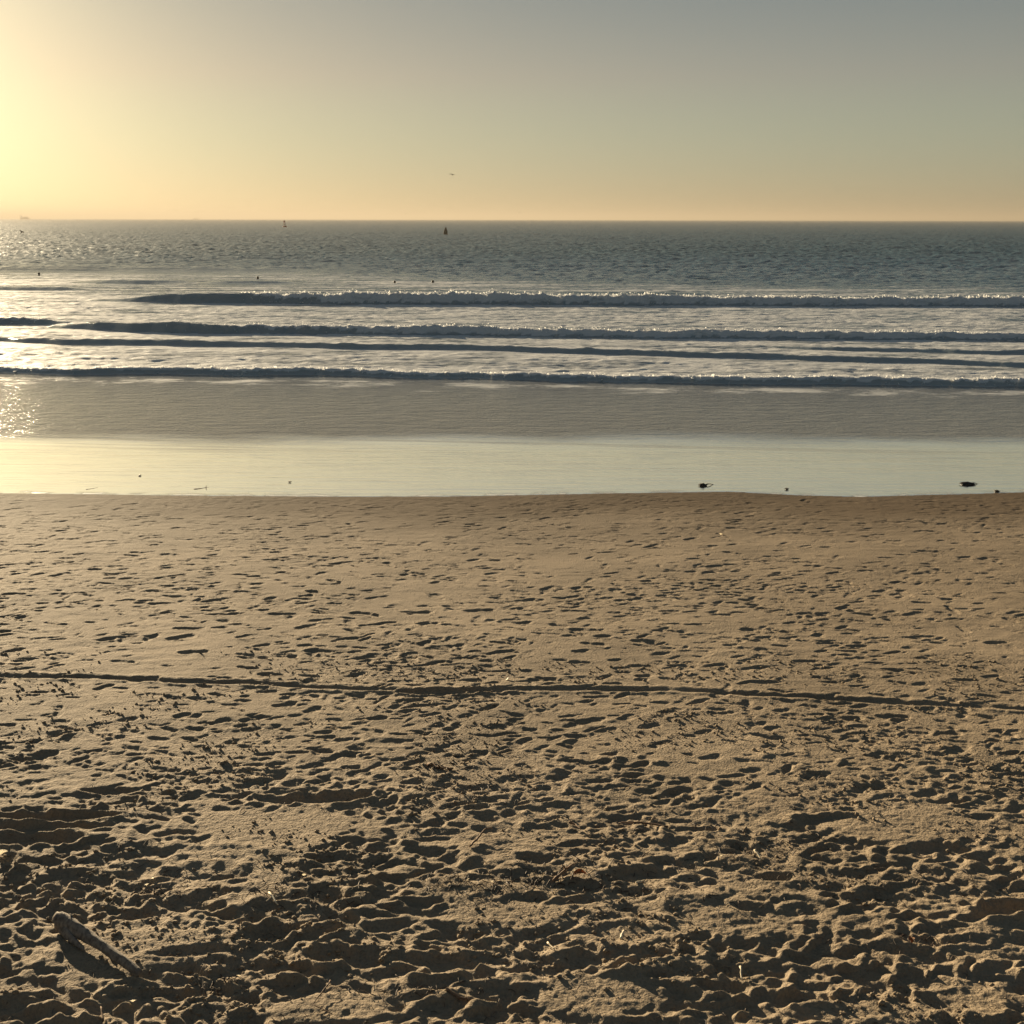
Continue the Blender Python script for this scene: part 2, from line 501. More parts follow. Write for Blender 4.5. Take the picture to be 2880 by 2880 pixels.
# particular hollows and heaps seen in the photograph (pixel centre, width px, kind)
def feature(px, py, wpx, depth, aspect=0.45, ang=0.0, heap=0.0, lobes=False):
    p = hit_ground(px, py); dist = (p - Vector((0, 0, CAM_H))).length
    L = wpx * dist / FPX / 2
    stamp(p.x, p.y, L, L * aspect, ang, depth * .62, depth * .2, soft=.6, lobes=lobes, smear=.85, wob=.2)
    if heap: mound(p.x, p.y - L * aspect * 1.5, L * .8, L * aspect * .6, ang, heap * .55)
for f in [(150, 2292, 300, .075, .16), (120, 2322, 340, .06, .13), (90, 2355, 220, .08, .3), (900, 2240, 340, .075, .17, .08),
          (310, 2222, 130, .05, .3), (2350, 2306, 180, .06, .4), (2830, 2560, 160, .09, .5, .2), (2700, 2810, 170, .05, .5, 0, .05),
          (2240, 2800, 120, .06, .4, .3, .04), (160, 2800, 110, .03, .5, 0, .08), (60, 2760, 150, .03, .5, 0, .07), (240, 2835, 120, .03, .5, 0, .07),
          (760, 2620, 100, .07, .8), (920, 2680, 110, .07, .8), (1360, 2615, 70, .05, .6, .5, .03), (1015, 2690, 110, .06, .6),
          (1070, 2735, 180, .05, .35, .1), (540, 2675, 190, .045, .25, .15), (1830, 2455, 160, .05, .3), (2150, 1918, 90, .02, .3),
          (2720, 1912, 70, .022, .3), (1400, 2045, 70, .018, .6), (1080, 2090, 90, .018, .6), (1640, 1908, 110, .014, .4),
          (2640, 2385, 180, .06, .35), (2180, 2465, 100, .05, .5, 0, .03), (1650, 2690, 150, .05, .45), (1250, 2700, 160, .05, .45)]:
    feature(*f)

# smooth unbroken patch round the driftwood
def smooth_patch(px, py, rx, ry, k):
    p = hit_ground(px, py)
    global H
    r = np.sqrt(((X - p.x) / rx) ** 2 + ((Y - p.y) / ry) ** 2) + .25 * N6(X * 3, Y * 3)
    m = k * (1 - sstep(.6, 1.0, r))
    H = H * (1 - m)
smooth_patch(470, 2650, .40, .22, .9); smooth_patch(330, 2660, .35, .25, .8); smooth_patch(1440, 2570, .45, .2, .85); smooth_patch(1700, 2800, .45, .2, .85)
smooth_patch(760, 2325, .6, .3, .85); smooth_patch(2560, 2320, .7, .3, .85); smooth_patch(1330, 2500, .5, .15, .7); smooth_patch(900, 2830, .4, .15, .8)
smooth_patch(2400, 2590, .35, .12, .7); smooth_patch(2060, 2600, .4, .14, .8); smooth_patch(2450, 2840, .5, .12, .7); smooth_patch(2750, 2790, .3, .2, .6)
smooth_patch(290, 2705, .30, .16, .9); smooth_patch(230, 2740, .2, .12, .8)
feature(545, 2672, 190, .045, .22, .15)
# prints left in the wet sheen, their edges just breaking the film
for px, py, n, sx, sy in ((2070, 1345, 16, 45, 26), (590, 1350, 14, 50, 18), (900, 1372, 8, 90, 6), (2450, 1375, 8, 90, 5), (1480, 1372, 6, 60, 6)):
    for _ in range(n):
        q = film_pt(R_.gauss(px, sx), min(R_.gauss(py, sy), 1385)); mound(q.x, q.y, R_.uniform(.03, .09), R_.uniform(.02, .05), R_.gauss(0, .5), R_.uniform(.012, .045))

# long drag track across the beach
tp = [hit_ground(x * 2880 / 1932, y * 2880 / 1932) for x, y in
      [(-250, 1262), (0, 1272), (200, 1279), (400, 1287), (600, 1296), (780, 1304), (900, 1302), (1000, 1299), (1150, 1299), (1300, 1303), (1450, 1310), (1650, 1322), (1932, 1336), (2200, 1348)]]
ty = np.interp(X, [p.x for p in tp], [p.y for p in tp])
dv = Y - ty + 0.04 * N3(X * 1.2, Y * 0) + .012 * N4(X * 5, Y * 0)
wd = 0.034 + 0.014 * N2(X * .8, Y * 0)
near = np.abs(dv) < .6
tm = np.exp(-(dv / wd) ** 4)
H = np.where(near, H * (1 - .8 * tm) - 0.017 * tm * (1 + .8 * fbm(N5, X * 2.5, Y * 4, 2)) + 0.007 * np.exp(-((np.abs(dv) - .08) / .03) ** 2) * (1 + N4(X * 9, Y * 9)), H)
feature(1230, 1946, 220, .045, .22, .02); feature(1400, 1938, 170, .03, .2, .02); feature(1330, 1942, 200, .035, .2, .02)

# loose sand slumps: soften the sharpest edges of the churned part
for _ in range(2):
    B_ = H.copy()
    B_[1:-1, 1:-1] = (4 * H[1:-1, 1:-1] + 2 * (H[:-2, 1:-1] + H[2:, 1:-1] + H[1:-1, :-2] + H[1:-1, 2:]) + H[:-2, :-2] + H[:-2, 2:] + H[2:, :-2] + H[2:, 2:]) / 16
    H = H * (1 - T) + B_ * T
# crumbs and fine grit on the churned part
cr = fbm(N6, X * 26, Y * 26, 2); cr2 = N5(X * 13, Y * 13)
H += (.2 + .8 * T) * Tm * (0.0055 * np.clip(cr, -0.3, 1) + 0.0060 * np.clip(cr2 - 0.12, 0, 1) * sstep(-.2, .4, N3(X * 1.1, Y * 1.4)))
H += Tm * 0.0022 * np.clip(N4(X * 16, Y * 16), 0, 1) * sstep(0.4, 2.0, D)
fade = sstep(-0.3, 0.8, D)
outer = 1 - sstep(1.0, 1.1, np.abs(uc))[None, :] * 0.5
Z = Z0 + und + H * (0.15 + 0.85 * fade) * outer
damp = (1 - sstep(0.2, 3.6, D + 0.8 * fbm(N2, X * .4, Y * .7, 3))) * 0.8 + 0.2 * (1 - sstep(2.0, 7.5, D))
sand = mesh_grid('beach_sand', X, Y, Z, M_SAND, {'damp': damp})
sand['kind'] = 'structure'
SAND_Z = Z
def ground_z(x, y):
    i = int(np.clip(np.searchsorted(rowsY, y) - 1, 0, len(rowsY) - 2)); f = (y - rowsY[i]) / (rowsY[i + 1] - rowsY[i])
    u = x / (RW[i] * (1 - f) + RW[i + 1] * f)
    j = int(np.clip(np.searchsorted(uc, u) - 1, 0, len(uc) - 2)); g = (u - uc[j]) / (uc[j + 1] - uc[j])
    return float((SAND_Z[i, j] * (1 - g) + SAND_Z[i, j + 1] * g) * (1 - f) + (SAND_Z[i + 1, j] * (1 - g) + SAND_Z[i + 1, j + 1] * g) * f)
def on_sand(px, py, up=0.0):
    p = hit_ground(px, py); p.z = ground_z(p.x, p.y) + up
    return p

# ------------------------------------------------------------------ sea
seaY = spaced(17.0, 800, lambda y: 0.070 + 0.0019 * (y - 17) if y < 72 else 0.18 + 0.0090 * (y - 72))
seaY = np.concatenate([seaY, 800 * 1.12 ** np.arange(1, 45)])
SC = 580
us = np.linspace(-1, 1, SC)
us = np.concatenate([np.array([-6, -3, -1.8, -1.3, -1.1]), us, np.array([1.1, 1.3, 1.8, 3, 6])])
SX = (1.5 + 0.50 * seaY)[:, None] * us[None, :]
SY = np.repeat(seaY[:, None], len(us), 1)

def line_y(pts):
    p = [on_z(x, y, 0) for x, y in pts]
    # resample smoothly in world X
    xs = np.array([q.x for q in p]); ys = np.array([q.y for q in p])
    dense = np.linspace(xs[0], xs[-1], 200); yd = np.interp(dense, xs, ys)
    k = np.ones(21) / 21; yp = np.pad(yd, 10, mode='reflect', reflect_type='odd'); ysm = np.convolve(yp, k, 'valid')
    return lambda x: np.interp(x, dense, ysm)

SZ = np.zeros_like(SX)
foam = np.zeros_like(SX)
calm = np.zeros_like(SX)       # flattens chop just in front of each roller
front = np.zeros_like(SX)
shade = np.zeros_like(SX)
CRESTS = []

def wave(toe, amp, wf, wb, broken, seed, back_foam=0.0, wob=0.45):
    """toe: pixel polyline of the wave's foot; amp/broken: lists of (pixel x, value)"""
    global SZ, foam, calm, front, shade
    ly = line_y(toe)
    y_toe = ly(SX) + wob * N3(SX * .25 + seed, SX * 0 + seed) + wob * .35 * N4(SX * 1.1 + seed, SX * 0)
    # convert pixel x into world x at the toe
    xs = [on_z(a, np.interp(a, [t[0] for t in toe], [t[1] for t in toe]), 0).x for a, _ in amp]
    A = np.interp(SX, xs, [v for _, v in amp])
    xb = [on_z(a, np.interp(a, [t[0] for t in toe], [t[1] for t in toe]), 0).x for a, _ in broken]
    B = np.interp(SX, xb, [v for _, v in broken])
    A = A * .88 * (1 + 0.26 * N2(SX * .22 + seed, SX * 0 + 2.2) + .12 * N3(SX * .7 + seed, SX * 0) + B * (0.16 * N5(SX * 1.3 + seed, SX * 0) + 0.10 * N6(SX * 3.5 + seed, SX * 0)))
    s = SY - y_toe
    f = np.where(s < wf, sstep(0, wf, s) ** (1.0), 0)
    bk = np.where(s >= wf, np.exp(-((np.maximum(s - wf, 0)) / wb) ** 1.3), 0)
    prof = f + bk
    SZ += A * prof
    lump = B * A * (0.22 * fbm(N4, SX * 3.2 + seed, SY * 3.2, 2) + .10 * N6(SX * 8 + seed, SY * 5)) * np.exp(-((s - wf) / (wf * 1.2)) ** 2)
    SZ += lump
    on = sstep(0.01, .08, A)
    fr = on * B * sstep(-.1, .25 * wf, s) * (1 - sstep(wf * 1.2, wf * 2.6 + .4, s))
    crest = sstep(.55 * wf, .95 * wf, s + .25 * wf * N5(SX * 2.2 + seed, SY * 2.2))
    foam = np.maximum(foam, fr * (0.60 + 0.40 * crest))
    CRESTS.append((xs, [v for _, v in amp], xb, [v for _, v in broken], ly, wf, seed, wob))
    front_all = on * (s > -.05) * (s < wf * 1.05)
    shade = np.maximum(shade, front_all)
    bf = on * back_foam * sstep(wf * .5, wf * 1.5, s) * (1 - sstep(wb * 2, wb * 5, s))
    foam = np.maximum(foam, bf)
    calm = np.maximum(calm, on * (1 - sstep(.3 * wb, 2.2 * wb, -s)) * (s < .15))
    front = np.maximum(front, on * (s > 0) * (s < wf))

W1 = [(-600, 838), (0, 842), (250, 846), (480, 852), (960, 856), (1440, 857), (1920, 860), (2880, 862), (3600, 866)]
wave(W1, [(-300, 0), (230, 0), (330, .12), (430, .42), (520, .62), (700, .68), (960, .64), (1440, .60), (1920, .54), (2880, .48), (3500, .45)], 0.85, 1.9,
     [(0, 0), (650, 0), (720, .8), (900, 1), (3500, 1)], 3, .55)
wave([(-600, 905), (0, 912), (170, 913), (260, 914), (700, 918)], [(-500, .3), (0, .32), (110, .25), (175, .0), (600, 0)], .5, 1.2, [(-500, 1), (100, .8), (160, 0)], 9, .4)
W2 = [(-300, 915), (0, 917), (250, 926), (480, 938), (960, 940), (1440, 946), (1920, 952), (2400, 955), (2880, 958), (3500, 962)]
wave(W2, [(-200, 0), (120, 0), (250, .28), (480, .42), (960, .36), (1440, .33), (1920, .32), (2880, .28), (3500, .28)], .55, 1.3,
     [(0, 0), (420, .1), (700, .7), (1000, 1), (3500, 1)], 13, .6)
W3 = [(-600, 952), (0, 960), (250, 970), (480, 973), (960, 979), (1440, 988), (1920, 1003), (2400, 1018), (2880, 1033), (3500, 1050)]
wave(W3, [(-600, .10), (0, .11), (250, .21), (480, .18), (960, .17), (1440, .15), (1920, .15), (2880, .16), (3500, .16)], .45, .9,
     [(0, 0), (900, .15), (1700, .25), (3000, .3)], 23, .35)
wave([(2000, 975), (2300, 985), (2880, 998), (3500, 1006)], [(2100, 0), (2350, .10), (2880, .13), (3500, .13)], .4, .8, [(2000, 0), (3000, 0)], 29, .3)
W4 = [(-600, 1042), (0, 1049), (480, 1053), (960, 1059), (1440, 1067), (1920, 1078), (2400, 1083), (2880, 1087), (3500, 1092)]
wave(W4, [(-600, .16), (0, .17), (480, .18), (960, .17), (1920, .19), (2880, .20), (3500, .2)], .34, .8,
     [(-600, .8), (0, .9), (3500, 1)], 33, .75)
# unbroken swells further out on the left
wave([(100, 794), (240, 797), (380, 799), (520, 797), (600, 795)], [(180, 0), (290, .22), (400, .26), (480, .16), (540, 0)], 1.6, 3.0, [(0, 0), (600, 0)], 41, 0)
wave([(500, 796), (560, 798), (700, 799), (860, 798), (950, 797)], [(540, 0), (640, .16), (760, .16), (880, 0)], 1.5, 3.0, [(0, 0), (900, 0)], 43, 0)
wave([(-300, 815), (0, 816), (130, 817), (250, 817)], [(-300, .22), (0, .22), (150, .2), (240, 0)], 1.2, 2.4, [(0, 0), (300, 0)], 47, 0)
wave([(-300, 764), (0, 764), (600, 766), (1000, 764)], [(-300, .25), (200, .35), (700, .25), (950, 0)], 4, 6, [(0, 0), (300, 0)], 51, 0)

SURF = np.where(SX > -1e9, 0, 0) + line_y([(-900, 757), (0, 762), (960, 768), (1440, 782), (1920, 796), (2400, 800), (2880, 800), (3700, 800)])(SX)   # outer edge of the white water
inner = sstep(-6, 8, SURF - SY + 5 * fbm(N1, SX * .04, SY * .05, 2))
w4y = line_y(W4)(SX)
edgeY = line_y([(-900, 1240), (0, 1246), (700, 1250), (1200, 1248), (1800, 1243), (2300, 1252), (2880, 1258), (3700, 1262)])(SX) + 1.1 * fbm(N3, SX * .22, SY * .5 + .12 * SX, 3)
film = 1 - sstep(-1.0, 1.5, SY - edgeY)
film = film * (1 - .55 * sstep(.10, .40, fbm(N4, SX * .09, SY * 1.6 + .22 * SX, 3)) * sstep(-3.2, .2, SY - edgeY))
apron = sstep(-1.0, 0.6, SY - edgeY) * (1 - sstep(-1.2, -0.2, SY - w4y))
shallow = 1 - sstep(-4, 26, SY - w4y)
# chop
warp = 1.2 * N2(SX * .15, SY * .1)
ch_in = 0.046 * fbm(N1, SX * .9 + warp, SY * 1.9, 3) + 0.020 * N5(SX * 2.4, SY * 3.2)
rid2 = 1 - 2 * np.abs(fbm(N3, SX * .42 + warp, SY * .55 + .4 * warp, 3))
ch_out = 0.17 * rid2 + 0.15 * fbm(N4, SX * 1.0, SY * .9, 2) + .20 * fbm(N6, SX * .06, SY * .14, 2) + .22 * sstep(90, 260, SY) * fbm(N1, SX * .10, SY * .22, 2)
surfz = sstep(-.3, 1.0, SY - w4y)
grow = sstep(0, 45, SY - SURF)
SZ += surfz * (1 - .85 * calm) * (1 - front * .6) * (ch_in * (1 - .5 * grow) * inner + ch_in * (1 - inner) + ch_out * (0.10 * inner + (1 - inner) * (0.6 + .4 * grow))) * (1 - .8 * sstep(350, 800, SY)) * (SY < 800)
SZ += apron * 0.006 * fbm(N1, SX * 2.2, SY * 3.5, 2)
# floating foam left by the rollers
fm = inner * surfz * (0.60 + 0.34 * fbm(N2, SX * .22, SY * .7, 4))
strk = fbm(N2, SX * .07 + 30, SY * .8, 3)
back = sstep(0, 8, SY - line_y(W1)(SX) - 2.5)
fm = fm * (1 - back) + back * inner * (.46 + .55 * strk)
SZ += back * inner * .07 * fbm(N5, SX * .10, SY * .55, 3) * (SY < 130)
foam = np.maximum(foam, fm * (1 - .85 * shade))
foam = np.maximum(foam, apron * (0.50 + .25 * fbm(N5, SX * .6, SY * 1.1, 2)) * sstep(-5.5, -0.3, SY - w4y - .6 * N3(SX * .5, SY)) )
lip = np.exp(-((SY - shore_y(SX) - .08 - .10 * N5(SX * 3, SX * 0)) / .14) ** 2) * sstep(-.25, .25, fbm(N4, SX * 2.3, SY * 2, 2))
foam = np.maximum(foam, .66 * lip)
foam *= (1 - .6 * front * (foam < .6))
ripple = film * 0.02 + apron * (0.55) + surfz * 0.5
farn = sstep(55, 220, SY)
sea = mesh_grid('sea', SX, SY, SZ + np.where(SY > shore_y(SX), film_z(SY), film_z(shore_y(SX)) - 0.03 * (shore_y(SX) - SY)), M_SEA, {'film': film * (1 - .8 * lip), 'foam': foam, 'shallow': shallow, 'farness': farn, 'ripple': ripple, 'painted_fill': shade * sstep(0, 1, inner)})
sea['kind'] = 'structure'
#OBJECTS
def sea_z(x, y):
    i = int(np.clip(np.searchsorted(seaY, y) - 1, 0, len(seaY) - 2))
    u = x / (1.5 + .5 * y); j = int(np.clip(np.searchsorted(us, u), 0, len(us) - 1))
    return float(SZ[i, j])

# ------------------------------------------------------------------ driftwood in the foreground
def driftwood():
    A = on_sand(160, 2604); B = on_sand(392, 2748)
    root = empty('driftwood', (A + B) / 2)
    rnd = random.Random(3)
    def blade(p, q, n, wid, thk, lift, tilt, sag=0.0, seed=0):
        bm = bmesh.new(); rings = []
        ax = (q - p); t = ax.normalized(); side = Vector((-t.y, t.x, 0)).normalized(); up = Vector((0, 0, 1))
        K = 14
        for i in range(n + 1):
            f = i / n; c = p.lerp(q, f) + up * lift(f) + side * sag * math.sin(f * math.pi)
            w = wid(f); h = thk(f); ring = []
            for k in range(K):
                a = 2 * math.pi * k / K
                cx = math.copysign(abs(math.cos(a)) ** .6, math.cos(a)) * h
                cz = math.copysign(abs(math.sin(a)) ** .6, math.sin(a)) * w
                j = 1 + .05 * math.sin(f * 23 + k * 1.7 + seed) + .03 * math.sin(f * 57 + k * 2.9) + rnd.uniform(-.04, .04)
                groove = 1 - .22 * (k in (2, 5, 9, 12))
                cx *= j * groove; cz *= j
                ct, st = math.cos(tilt), math.sin(tilt)
                ring.append(bm.verts.new(c + side * (cx * ct - cz * st) + up * (cx * st + cz * ct) + t * rnd.uniform(-.003, .003)))
            rings.append(ring)
        for i in range(n):
            for k in range(K):
                bm.faces.new((rings[i][k], rings[i][(k + 1) % K], rings[i + 1][(k + 1) % K], rings[i + 1][k]))
        for r, s_ in ((rings[0], -1), (rings[-1], 1)):
            cv = bm.verts.new(sum((v.co for v in r), Vector()) / K + t * .012 * s_)
            for k in range(K): bm.faces.new((r[k], r[(k + 1) % K], cv))
        for v in bm.verts: v.co -= root.location
        return bm
    wid = lambda f: (.019 + .024 * (1 - f) ** 1.1 + .003 * math.sin(f * 9)) * (1 if f > .03 else .75)
    obj('trunk', blade(A, B, 40, wid, lambda f: .014 + .007 * (1 - f), lambda f: .045 * (1 - f) ** .8 + .022, -.62, .01), M_WOOD, root)
    C = A.lerp(B, .02); Dq = A.lerp(B, .42) + Vector((-.02, -.035, -.0))
    obj('split_prong', blade(C, Dq, 16, lambda f: .036 * (1 - f * .75), lambda f: .013 * (1 - f * .6), lambda f: .050 - .028 * f, -.6, -.012, 5), M_WOOD, root)
    bm = bmesh.new()
    ring_sweep(bm, [A.lerp(B, .2) + Vector((0, .02, .06)) - root.location, A.lerp(B, .17) + Vector((.01, .035, .09)) - root.location, A.lerp(B, .15) + Vector((.0, .04, .105)) - root.location], [.008, .006, .003], 6)
    obj('knot_stub', bm, M_WOOD, root)
    tag(root, 'weathered grey forked driftwood branch propped on the sand at lower left', 'driftwood')
driftwood()

# ------------------------------------------------------------------ kelp at the water's edge
def kelp(px, py, wpx, hpx, label, tail=None, seed=1):
    p = film_pt(px, py, 0.004); dist = (p - Vector((0, 0, CAM_H))).length
    L = wpx * dist / FPX; hgt = hpx * dist / FPX
    root = empty('kelp_clump', p)
    r = random.Random(seed)
    bm = bmesh.new()
    bmesh.ops.create_icosphere(bm, subdivisions=3, radius=1)
    for v in bm.verts:
        c = v.co.copy()
        n = 1 + .22 * math.sin(c.x * 5 + seed) * math.cos(c.y * 6) + .12 * math.sin(c.x * 13 + c.z * 9) + r.uniform(-.07, .07)
        pr = max(.25, 1 - .55 * max(0, c.x) ** 2)
        v.co = Vector((c.x * L * .5 * n, c.y * L * .28 * n * pr, max(c.z, -.15) * hgt * .8 * n * pr))
    obj('holdfast', bm, M_KELP, root)
    for i in range(7):
        a = r.uniform(-.5, .5) + (0 if i % 2 else math.pi)
        l = L * r.uniform(.35, .6); bm = bmesh.new()
        base = Vector((r.uniform(-.3, .3) * L, r.uniform(-.1, .1) * L, hgt * r.uniform(.1, .5)))
        pts = [base + Vector((math.cos(a), math.sin(a) * .5, 0)) * l * t + Vector((0, .01 * math.sin(t * 6), -base.z * t * t + .006)) for t in (0, .3, .6, .85, 1)]
        ring_sweep(bm, pts, [.016, .026, .022, .014, .004], 6, .25)
        obj('blade', bm, M_KELP, root)
    if tail:
        bm = bmesh.new(); q = film_pt(tail[0], tail[1], .004) - p
        pts = [Vector((L * .3, 0, hgt * .3)).lerp(q, t) + Vector((0, 0, .012 * math.sin(t * 5))) for t in (0, .25, .5, .75, 1)]
        ring_sweep(bm, pts, [.020, .014, .010, .008, .012 if tail[2] else .004], 7, .6)
        obj('stipe', bm, M_KELP, root)
    tag(root, label, 'seaweed', 'kelp stranded along the waterline')
kelp(1977, 1366, 22, 8, 'small dark kelp clump with a thin upturned tail in the wet sheen', (2012, 1361, 0), 1)
kelp(2722, 1362, 34, 8, 'largest black kelp clump lying in the wet sheen at far right', (2753, 1360, 1), 2)
kelp(2804, 1383, 11, 6, 'small dark kelp scrap on the sand edge right of the largest clump', None, 3)
kelp(2213, 1376, 7, 4, 'tiny dark kelp scrap between the two larger kelp clumps', None, 4)
kelp(393, 1338, 5, 2, 'tiny kelp scrap out on the wet sheen at left', None, 5)
kelp(815, 1356, 4, 2, 'tiny kelp scrap on the wet sheen left of centre', None, 6)

def stick(name, pts_px, rad, mat, label, cat, group=None, up=(0.01, 0.01), n=7, twigs=0, seed=0, onz=None):
    r = random.Random(seed)
    P = [(film_pt(x, y, -.012) if onz else on_sand(x, y)) for x, y in pts_px]
    P = [q + Vector((0, 0, up[0] + (up[1] - up[0]) * i / (len(P) - 1))) for i, q in enumerate(P)]
    dense = []
    for i in range(len(P) - 1):
        for k in range(5):
            dense.append(P[i].lerp(P[i + 1], k / 5) + Vector((r.uniform(-1, 1), r.uniform(-1, 1), r.uniform(-.4, .6))) * rad * .5)
    dense.append(P[-1])
    o0 = dense[0].copy()
    rad_l = [rad * (1 - .55 * i / len(dense)) * r.uniform(.85, 1.15) for i in range(len(dense))]
    bm = bmesh.new(); ring_sweep(bm, [d - o0 for d in dense], rad_l, n)
    o = obj(name, bm, mat); o.location = o0
    for k in range(twigs):
        i = r.randrange(2, len(dense) - 2); d = dense[i] - o0
        e = d + Vector((r.uniform(-.10, .10), r.uniform(-.06, .06), r.uniform(.01, .05)))
        bm = bmesh.new(); ring_sweep(bm, [d, d.lerp(e, .5) + Vector((0, 0, .008)), e], [rad * .6, rad * .45, rad * .2], 5)
        obj('side_twig', bm, mat, o)
    tag(o, label, cat, group)
    return o
stick('twig', [(243, 1379), (262, 1376), (275, 1373)], .008, M_TWIG, 'dark stick lying on the shoreline at far left', 'stick', 'sticks on the shoreline', seed=1, onz=1)
stick('twig', [(545, 1378), (566, 1376), (588, 1372)], .010, M_TWIG, 'thicker dark stick on the shoreline left of centre', 'stick', 'sticks on the shoreline', seed=2, onz=1, twigs=1)
stick('twig', [(1322, 2388), (1345, 2368), (1365, 2350), (1385, 2349)], .007, M_TWIG, 'thin bent twig standing off the sand near the centre', 'twig', 'twigs scattered on the sand', (.01, .05), seed=3)
stick('twig', [(1205, 2150), (1235, 2163), (1275, 2167)], .012, M_TWIG, 'dark curved twig above the churned sand left of centre', 'twig', 'twigs scattered on the sand', seed=4, twigs=2)
stick('twig', [(1600, 2318), (1618, 2322), (1632, 2336)], .008, M_TWIG, 'short hooked dark twig right of centre', 'twig', 'twigs scattered on the sand', (.02, .03), seed=5)
stick('twig', [(1555, 2480), (1580, 2466), (1605, 2453)], .010, M_TWIG, 'brown twig leaning over the seaweed litter below centre', 'twig', 'twigs scattered on the sand', (.01, .05), seed=6, twigs=2)
stick('twig', [(1790, 2487), (1812, 2475)], .007, M_REED, 'pale straight reed stub right of the orange leaf', 'reed', 'pale reeds on the sand', (.01, .02), seed=7)
stick('twig', [(930, 2770), (905, 2803), (880, 2832), (935, 2858)], .004, M_TWIG, 'thin angled reed bent to a point at bottom left of centre', 'twig', 'twigs scattered on the sand', (.03, .01), seed=8)
stick('twig', [(290, 2868), (284, 2836)], .006, M_TWIG, 'thin twig poking up at the bottom left edge', 'twig', 'twigs scattered on the sand', (.01, .04), seed=9)
stick('twig', [(1255, 2790), (1290, 2802), (1325, 2806)], .009, M_TWIG, 'dark twig in the hollow at bottom left of centre', 'twig', 'twigs scattered on the sand', seed=10)
stick('twig', [(1880, 2325), (1800, 2313), (1740, 2312)], .008, M_TWIG, 'long flat dark stem on the sand right of centre', 'twig', 'twigs scattered on the sand', seed=12)
stick('twig', [(2082, 2726), (2088, 2750)], .006, M_REED, 'thick pale broken reed standing upright at lower right', 'reed', 'pale reeds on the sand', (.06, .0), seed=13)
stick('twig', [(758, 2522), (782, 2548)], .007, M_REED, 'pale straight reed in the churned sand at lower left', 'reed', 'pale reeds on the sand', (.02, .02), seed=14)
stick('twig', [(2120, 2405), (2140, 2424)], .007, M_REED, 'bright pale reed arched over dark litter right of centre', 'reed', 'pale reeds on the sand', (.04, .03), seed=15)
stick('twig', [(1746, 2652), (1753, 2634)], .008, M_REED, 'bright upright reed stub in the dark hollow below right of centre', 'reed', 'pale reeds on the sand', (.02, .05), seed=16)
stick('twig', [(1540, 2660), (1560, 2680)], .005, M_REED, 'thin pale reed beside the deep print below centre', 'reed', 'pale reeds on the sand', (.03, .01), seed=17)

# ------------------------------------------------------------------ shells and leaves
def shell(px, py, size, label, seed, up=.005, tilt=.7):
    r = random.Random(seed); p = on_sand(px, py, up)
    bm = bmesh.new(); rows = []
    for i in range(7):
        f = i / 6; row = []
        for k in range(15):
            a = -1.15 + 2.3 * k / 14
            rr = size * (.12 + .88 * f) * (1 + .035 * (k % 2)); 
            row.append(bm.verts.new((math.sin(a) * rr, math.cos(a) * rr - size * .5, size * .42 * math.sin(f * 2.2) * math.cos(a * .7) + .03 * size * (k % 2) * f)))
        rows.append(row)
    for i in range(6):
        for k in range(14): bm.faces.new((rows[i][k], rows[i][k + 1], rows[i + 1][k + 1], rows[i + 1][k]))
    bmesh.ops.solidify(bm, geom=bm.faces[:], thickness=size * .08)
    o = obj('seashell', bm, M_SHELL); o.location = p; o.rotation_euler = (tilt, r.uniform(-.4, .4), r.uniform(-1, 1) + math.pi)
    return tag(o, label, 'shell', 'pale shells on the sand')
shell(4, 2405, .050, 'largest bright shell at the left edge of the photo', 1, .02)
shell(1429, 1911, .028, 'white shell just above the long drag track', 2)
shell(2028, 1501, .030, 'white shell alone on the damp sand near the waterline', 3)
shell(1773, 2655, .022, 'small white shell right of the bright reed stub', 4, .01)
shell(412, 2485, .018, 'small pale shell in churned sand at lower left', 5, .01)
shell(431, 2472, .018, 'small pale shell behind another in churned sand at lower left', 6, .015)
shell(466, 2529, .018, 'small pale shell above the driftwood', 7, .01)
shell(1317, 2478, .016, 'small pale shell in the dark seaweed litter left of centre', 8, .01)
shell(1382, 2487, .020, 'round pale shell right of the seaweed litter near centre', 9, .01)
shell(1417, 2717, .014, 'small pale shell below centre among dark hollows', 10, .01)
shell(672, 2742, .016, 'small pale shell right of the driftwood foot', 11, .01)
shell(374, 2815, .020, 'small pale shell in the heaps at bottom left', 12, .02)
shell(2029, 2415, .014, 'small pale shell left of the arched reed', 13, .015)
shell(856, 2470, .016, 'small upright pale shell left of centre', 14, .015, 1.2)

def leaf(px, py, size, label, seed, rz):
    p = on_sand(px, py, .012); r = random.Random(seed)
    bm = bmesh.new(); N = 8; L_, C_, R2 = [], [], []
    for i in range(N + 1):
        f = i / N; w = size * .22 * math.sin(math.pi * f ** .8) + .001; z = .25 * size * math.sin(f * 3)
        x = (f - .5) * size
        L_.append(bm.verts.new((x, w, z + w * .5 + r.uniform(0, .003)))); C_.append(bm.verts.new((x, 0, z))); R2.append(bm.verts.new((x, -w, z + w * .6)))
    for i in range(N):
        bm.faces.new((L_[i], C_[i], C_[i + 1], L_[i + 1])); bm.faces.new((C_[i], R2[i], R2[i + 1], C_[i + 1]))
    bmesh.ops.solidify(bm, geom=bm.faces[:], thickness=.0012)
    o = obj('dry_leaf', bm, M_LEAF); o.location = p; o.rotation_euler = (.2, .1, rz)
    bm = bmesh.new(); ring_sweep(bm, [Vector((size * .48, 0, .2 * size * .14)), Vector((size * .6, .004, .01)), Vector((size * .72, .012, .0))], [.0022, .0018, .0012], 5)
    obj('leaf_stalk', bm, M_TWIG, o)
    tag(o, label, 'leaf', 'orange leaves on the sand')
leaf(1630, 2475, .09, 'orange brown dry leaf lying right of the twigs below centre', 1, .2)
